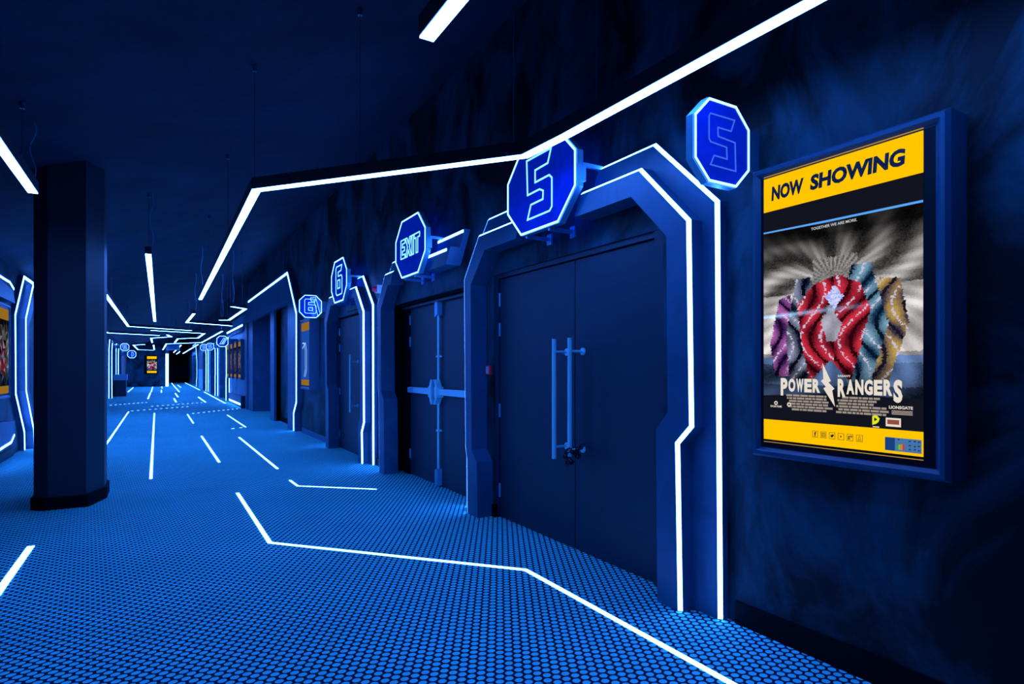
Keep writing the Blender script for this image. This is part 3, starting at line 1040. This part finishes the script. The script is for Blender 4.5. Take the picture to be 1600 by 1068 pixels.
tx.build('tagline_lettering', M_pwhite, pt)
# dark foot behind the title
MB().prism([(s0, 1.084), (s1, 1.084), (s1, 1.205), (s0 + .35, 1.215), (s0, 1.195)], fn, D - .0008, D).build('dark_foot', M_pblack, pt)
# title: letters of unequal height
tt = MB()


def letter_run(word, a0, a1, hs, z0, gap=.12):
    n = len(word)
    wch = (a1 - a0) / (n + gap * (n - 1))
    for i, chh in enumerate(word):
        x = a0 + i * wch * (1 + gap)
        put_text(tt, chh, fn, x, x + wch, z0 - hs[i][0], z0 + hs[i][1], D2 - .0005, bold=.05)


letter_run('POWER', A(1.747), A(1.556), [(.018, .062), (0, .060), (0, .060), (0, .060), (0, .060)], 1.216)
tt.build('title_lettering', M_ptext, pt)
tt = MB()
letter_run('RANGERS', A(1.478), A(1.222), [(.012, .064), (0, .062), (0, .062), (0, .062), (0, .062), (0, .064), (.026, .064)], 1.214)
tt.build('title_lettering', M_ptext, pt)
bo = [(A(1.545), 1.345), (A(1.508), 1.268), (A(1.519), 1.262), (A(1.492), 1.236), (A(1.502), 1.228), (A(1.490), 1.160), (A(1.541), 1.236), (A(1.530), 1.243), (A(1.552), 1.268), (A(1.541), 1.276)]
MB().prism(bo, fn, D2 - .001, D2).build('bolt_emblem', M_ptext, pt)
tx = MB(); put_text(tx, "SABAN'S", fn, A(1.478), A(1.425), 1.286, 1.295, D2, bold=.02)
tx.build('small_lettering', M_ptext, pt)
tx = MB(); put_text(tx, 'LIONSGATE', fn, A(1.272), A(1.185), 1.164, 1.176, D2, bold=.03)
tx.build('small_lettering', M_ptext, pt)
tx = MB(); put_text(tx, 'EAGLE FILMS', fn, A(1.800), A(1.742), 1.142, 1.151, D2, bold=.02)
tx.build('small_lettering', M_ptext, pt)
cd = MB()
rr = random.Random(5)
for row in range(6):
    z = 1.196 - row * .0125
    a = A(1.70 - .002 * row + rr.random() * .03)
    while a < A(1.33 - (.0 if row < 3 else .04)):
        wd = .008 + rr.random() * .03
        if not (A(1.535) < a < A(1.492)):
            cd.prism([(a, z), (a + wd, z), (a + wd, z + .0085), (a, z + .0085)], fn, D2, D2 + .0003)
        a += wd + .0035
for row in range(3):
    cd.prism([(A(1.262), 1.154 - row * .006), (A(1.186), 1.154 - row * .006), (A(1.186), 1.158 - row * .006), (A(1.262), 1.158 - row * .006)], fn, D2, D2 + .0003)
cd.build('credit_lines', M_credit, pt)
lg = MB()
for cy_, cz_, rx in ((1.772, 1.162, .010), (1.705, 1.158, .011)):
    lg.torus((D2, cy_, cz_), (1, 0, 0), rx * .7, .0025, 1, 10, 4)
lg.build('studio_marks', M_ptext, pt)
# sponsor marks
el = MB()
el.prism([(A(1.336), 1.095), (A(1.336), 1.130), (A(1.322), 1.138), (A(1.307), 1.122), (A(1.312), 1.108), (A(1.322), 1.100)], fn, D2, D2 + .0003)
el.build('yellow_green_mark', emat('mark_lime', (.75, .8, .02), 1), pt)
MB().prism([(A(1.328), 1.110), (A(1.316), 1.118), (A(1.328), 1.126)], fn, D2 - .0006, D2 - .0003).build('mark_centre', M_pblack, pt)
MB().prism([(A(1.334), 1.086), (A(1.309), 1.086), (A(1.309), 1.090), (A(1.334), 1.090)], fn, D2, D2 + .0003).build('mark_caption', M_ptext, pt)
MB().prism([(A(1.284), 1.094), (A(1.228), 1.094), (A(1.228), 1.128), (A(1.284), 1.128)], fn, D2, D2 + .0003).build('sponsor_plate', M_ptext, pt)
MB().ribbon([(A(1.278), 1.112), (A(1.234), 1.112)], .018, fn, D2 - .0004, D2 - .0002).build('sponsor_badge', emat('badge_red', (.30, .07, .05), 1), pt)
# social icons
ic = MB()
for i in range(6):
    a = A(1.592) + i * .0385
    ic.ribbon([(a, 1.022), (a + .0245, 1.022), (a + .0245, 1.0485), (a, 1.0485)], .0016, fn, D2, D2 + .0003, True)
a = A(1.592)
put_text(ic, 'f', fn, a + .008, a + .0175, 1.0245, 1.0455, D2, bold=.04)
a += .0385
ic.ribbon([(a + .005, 1.027), (a + .0195, 1.027), (a + .0195, 1.043), (a + .005, 1.043)], .0022, fn, D2, D2 + .0003, True)
ic.torus((D2, 1.900 - (a + .0122), 1.035), (1, 0, 0), .0042, .001, 1, 12, 4)
a += .0385
ic.prism([(a + .006, 1.030), (a + .012, 1.028), (a + .018, 1.033), (a + .020, 1.040), (a + .015, 1.042), (a + .011, 1.038), (a + .006, 1.040)], fn, D2, D2 + .0003)
a += .0385
ic.prism([(a + .009, 1.030), (a + .0165, 1.0352), (a + .009, 1.0405)], fn, D2, D2 + .0003)
a += .0385
put_text(ic, 'g+', fn, a + .003, a + .022, 1.026, 1.045, D2, bold=.03)
a += .0385
ic.ribbon([(a + .005, 1.027), (a + .010, 1.031), (a + .008, 1.037), (a + .012, 1.044), (a + .0165, 1.037), (a + .0145, 1.031), (a + .0195, 1.027)], .0014, fn, D2, D2 + .0003, True)
ic.build('social_icons', M_ink, pt)
# energy sticker
MB().prism([(A(1.287), 1.000), (A(1.155), 1.000), (A(1.155), 1.052), (A(1.287), 1.052)], fn, D2, D2 + .0003).build('energy_sticker', emat('sticker_blue', (.06, .17, .40), 1), pt)
st = bpy.data.objects['energy_sticker']
MB().prism([(A(1.2865), 1.001), (A(1.250), 1.001), (A(1.250), 1.051), (A(1.2865), 1.051)], fn, D2 - .0004, D2 - .0002).build('sticker_panel', emat('sticker_navy', (.01, .05, .22), 1), st)
for i, cc in enumerate([(.03, .35, .05), (.3, .4, .03), (.5, .25, .02), (.5, .05, .03)]):
    a = A(1.244) + i * .0075
    MB().prism([(a, 1.006), (a + .0065, 1.006), (a + .0065, 1.026 + .002 * i), (a, 1.024 + .002 * i)], fn, D2 - .0006, D2 - .0003).build('rating_bar', emat('rating_%d' % i, cc, 1), st)
sk = MB()
for i, (a_, b_) in enumerate([(1.200, 1.040), (1.182, 1.041), (1.168, 1.040), (1.200, 1.024), (1.182, 1.022), (1.168, 1.024), (1.200, 1.009), (1.182, 1.010), (1.168, 1.008), (1.240, 1.043)]):
    sk.prism([(A(a_), b_), (A(a_) + .008, b_ + .001), (A(a_) + .006, b_ + .006), (A(a_) + .001, b_ + .005)], fn, D2 - .0006, D2 - .0003)
sk.build('sticker_symbols', emat('sticker_ink', (.01, .03, .08), 1), st)


M_dimyel = emat('poster_dim_yellow', (0.42, 0.20, 0.02), 0.7)
M_dimblue = emat('screen_blue_reflection', (0.01, 0.07, 0.40), 1.0)
M_dimline = emat('screen_reflection_line', (0.5, 0.8, 1.2), 1.0)  # glow colour of the painted portal reflections


def mini_poster(label, Yl, Yr, z0, z1, xf, side, seed, group='lit poster cases', arts=(8, 12), blue=False):
    t, fn, xs, W, k = poster_case(label, Yl, Yr, z0, z1, xf, side, seed=seed, group=group)
    m = .09 * W
    sg = -1 if side == 1 else 1
    d = xs + sg * .004
    MB().prism([(m, z0 + m), (W - m, z0 + m), (W - m, z1 - m), (m, z1 - m)], fn, d, xs).build('screen', M_pblack, t)
    h = z1 - z0 - 2 * m
    MB().prism([(m, z1 - m - .13 * h), (W - m, z1 - m - .13 * h), (W - m, z1 - m), (m, z1 - m)], fn, d + sg * .001, d).build('top_banner', M_dimyel, t)
    MB().prism([(m, z0 + m), (W - m, z0 + m), (W - m, z0 + m + .09 * h), (m, z0 + m + .09 * h)], fn, d + sg * .001, d).build('bottom_banner', M_dimyel, t)
    if blue:  # blue reflection and mirrored portal lines painted onto the screen
        MB().prism([(m, z0 + m + .09 * h), (W - m, z0 + m + .09 * h), (W - m, z1 - m - .13 * h), (m, z1 - m - .13 * h)], fn, d + sg * .001, d).build('blue_reflection', M_dimblue, t)
        ln = MB()
        for q in (0, .14):
            ln.ribbon([(m + (.30 + q) * W, z0 + .2 * h), (m + (.42 + q) * W, z0 + .32 * h), (m + (.42 + q) * W, z0 + .62 * h), (m + (.30 + q) * W, z0 + .74 * h), (m + .12 * W, z0 + (.74 - q * .6) * h)], .02, fn, d + sg * .002, d + sg * .0012)
        ln.build('reflection_lines', M_dimline, t)
    else:
        artwork(t, fn, d + sg * .001, m, W - m, z0 + m + .09 * h, z1 - m - .13 * h, arts[0], arts[1], seed, .35)
    return t


mini_poster('narrow-looking poster case on the wall between the tall portal and screen 6 door', 12.30, 11.45, .93, 2.28, 2.42, 1, 11, blue=True)
FP = ['nearest', 'second nearest', 'third nearest', 'farthest']
for i in range(4):
    mini_poster('%s of the four poster cases in a row beyond the tall portal' % FP[i], 22.75 + 1.32 * i, 21.95 + 1.32 * i, .95, 2.32, 2.40, 1, 20 + i, group='four poster cases in a row')
mini_poster('poster case cut by the left edge of the view', 10.42, 11.23, .90, 2.24, -1.84, -1, 31)
# panels with LED lines above and below it
pu = thing('wall_light', (XL, 10.6, 2.35), 'sloped wall panel with LED line above the left edge poster case', 'wall light', 'left wall light panels')
MB().prism([(9.8, 2.30), (11.48, 2.30), (11.36, 2.47), (9.8, 2.58)], YZ, XL, XL + .09).build('panel', M_portal, pu)
MB().ribbon([(9.8, 2.575), (11.10, 2.565), (11.38, 2.50)], .03, YZ, XL + .0905, XL + .096).build('led_strip', M_led, pu)
pd = thing('wall_light', (XL, 10.6, .1), 'sloped wall panel with LED line below the left edge poster case', 'wall light', 'left wall light panels')
MB().prism([(9.8, .16), (11.30, .22), (11.48, .34), (11.48, .55), (9.8, .62)], YZ, XL + .002, XL + .09).build('panel', M_portal, pd)
MB().ribbon([(9.8, .215), (11.20, .255), (11.42, .34)], .03, YZ, XL + .0905, XL + .096).build('led_strip', M_led, pd)

# bowed near portal on the left
pL = thing('door_portal', (XL, 13, 0), 'bowed portal with two LED lines on the left wall beside the column', 'door portal', 'glowing door portals')
o_ = [(12.42, 0), (12.38, .30), (11.70, .93), (11.66, 2.14), (12.36, 2.80), (13.75, 2.80)]
i_ = [(12.62, 0), (12.60, .30), (11.93, .97), (11.90, 2.10), (12.52, 2.68), (13.75, 2.68)]
MB().prism([(a - .03, b) for a, b in o_[:4]] + [(12.34, 2.83), (13.8, 2.83), (13.8, 2.55), (12.9, 2.55), (12.25, 2.02), (12.28, 1.0), (12.9, .35), (12.92, 0)], YZ, XL - .02, XL + .06).build('outer_frame', M_portal, pL)
MB().prism([(a - .02, b) for a, b in i_[:4]] + [(12.51, 2.70), (13.8, 2.70), (13.8, 2.50), (12.9, 2.50), (12.2, 2.02), (12.22, 1.0), (12.9, .35), (12.92, 0)], YZ, XL + .06, XL + .15).build('inner_frame', M_portal, pL)
MB().ribbon([(a + .01, b + .004) for a, b in o_], .045, YZ, XL + .0601, XL + .066).build('outer_led_strip', M_led, pL)
MB().ribbon([(a + .01, b + .004) for a, b in i_], .045, YZ, XL + .1501, XL + .156).build('inner_led_strip', M_led, pL)

# concession counter + menu screen seen past the portal
ct = thing('counter', (-2.7, 18, 0), 'pale blue counter glimpsed between the left portal and the column', 'counter')
MB().box(-4.2, -2.55, 15.2, 21, 0, 1.0).build('counter_front', M_wall_lt, ct)
MB().box(-4.3, -2.5, 15.1, 21.1, 1.0, 1.05).build('counter_top', M_steel_soft, ct)
MB().box(-2.545, -2.53, 15.2, 21, .96, .985).build('led_strip', M_led, ct)
ms = thing('menu_screen', (-2.9, 18, 1.55), 'bright menu screen glimpsed above the counter left of the column', 'screen')
MB().box(-2.98, -2.9, 15.6, 19.2, 1.50, 2.0).build('screen_casing', M_black, ms)
MB().box(-2.899, -2.895, 16.6, 17.5, 1.56, 1.90).build('white_picture', emat('menu_white', (.8, .55, .5), 1), ms)
MB().prism([(17.7, 1.58), (18.6, 1.58), (18.8, 1.75), (18.5, 1.92), (17.9, 1.85)], YZ, -2.899, -2.895).build('orange_picture', emat('menu_orange', (1, .12, .03), 1), ms)

# rubbish bin
bn = thing('rubbish_bin', (-1.55, 34.6, 0), 'tall dark rubbish bin with pale rim against the far left wall', 'rubbish bin')
MB().box(-1.76, -1.30, 34.2, 35.0, 0, .78).build('bin_body', M_dark, bn)
MB().box(-1.80, -1.26, 34.15, 35.05, .78, 1.06).build('bin_rim', M_bin, bn)

# end wall poster
t = thing('poster_case', (-.38, YE, 1.03), 'small lit poster with yellow bands on the far end wall', 'poster display', 'lit poster cases')
MB().box(-.85, -.02, YE - .12, YE, .93, 2.33).build('case_frame', M_black, t)
fe = lambda a, b, d: (a, d, b)
MB().box(-.66, -.05, YE - .125, YE - .12, 1.02, 2.25).build('screen', M_pblack, t)
MB().box(-.66, -.05, YE - .13, YE - .125, 2.06, 2.25).build('top_banner', M_yel, t)
MB().box(-.66, -.05, YE - .13, YE - .125, 1.02, 1.17).build('bottom_banner', M_yel, t)
artwork(t, fe, YE - .131, -.66, -.05, 1.17, 2.06, 6, 9, 41)

# light column at the corner of the far wall
lc = thing('light_column', (.62, YE - .1, 0), 'white vertical light column at the right edge of the far wall', 'wall light')
MB().box(.5, .74, YE - .1, YE, 0, 2.75).build('housing', M_portal, lc)
MB().box(.535, .705, YE - .11, YE - .1001, .02, 2.45).build('led_strip', M_cled, lc)
hs = thing('hanging_sign', (.7, 40, 2.3), 'dim blue box sign hung in front of the black corridor end', 'sign')
MB().box(.45, 1.1, 40, 40.2, 2.42, 2.78).build('sign_panel', M_portal, hs)
MB().ribbon([(.45, 2.42), (1.1, 2.42), (1.1, 2.78), (.45, 2.78)], .03, XZ, 39.98, 39.995, True).build('edge_led_line', M_glyph2, hs)
MB().tube((.8, 40.1, 2.78), (.8, 40.1, zceil(.8)), .012, 6).build('suspension_rod', M_cable, hs)

# right wall, pale plaster and light shelf around the four poster cases
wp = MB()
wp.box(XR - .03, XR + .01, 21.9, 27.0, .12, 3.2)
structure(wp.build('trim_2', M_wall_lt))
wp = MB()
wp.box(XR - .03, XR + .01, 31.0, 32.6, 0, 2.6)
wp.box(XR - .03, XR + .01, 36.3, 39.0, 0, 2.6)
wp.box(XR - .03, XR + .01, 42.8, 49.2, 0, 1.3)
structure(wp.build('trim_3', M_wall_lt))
sh = thing('light_shelf', (XR, 24.6, 2.6), 'long LED ledge above the four poster cases', 'wall light')
MB().prism([(22.1, 2.62), (27.3, 2.62), (27.5, 2.84), (22.0, 2.84)], YZ, XR - .12, XR).build('ledge', M_portal, sh)
MB().ribbon([(22.1, 2.80), (27.4, 2.80)], .06, YZ, XR - .128, XR - .1205).build('led_strip', M_led, sh)
sh = thing('light_shelf', (XR, 24.6, .05), 'long LED kick plate below the four poster cases', 'wall light')
MB().box(XR - .14, XR, 22.0, 26.5, .0, .38).build('ledge', M_portal, sh)
MB().ribbon([(22.3, .10), (26.3, .10)], .06, YZ, XR - .148, XR - .1405).build('led_strip', M_led, sh)
MB().box(XR - .2, XR, 21.75, 22.0, 0, .42).build('end_box', M_dark, sh)
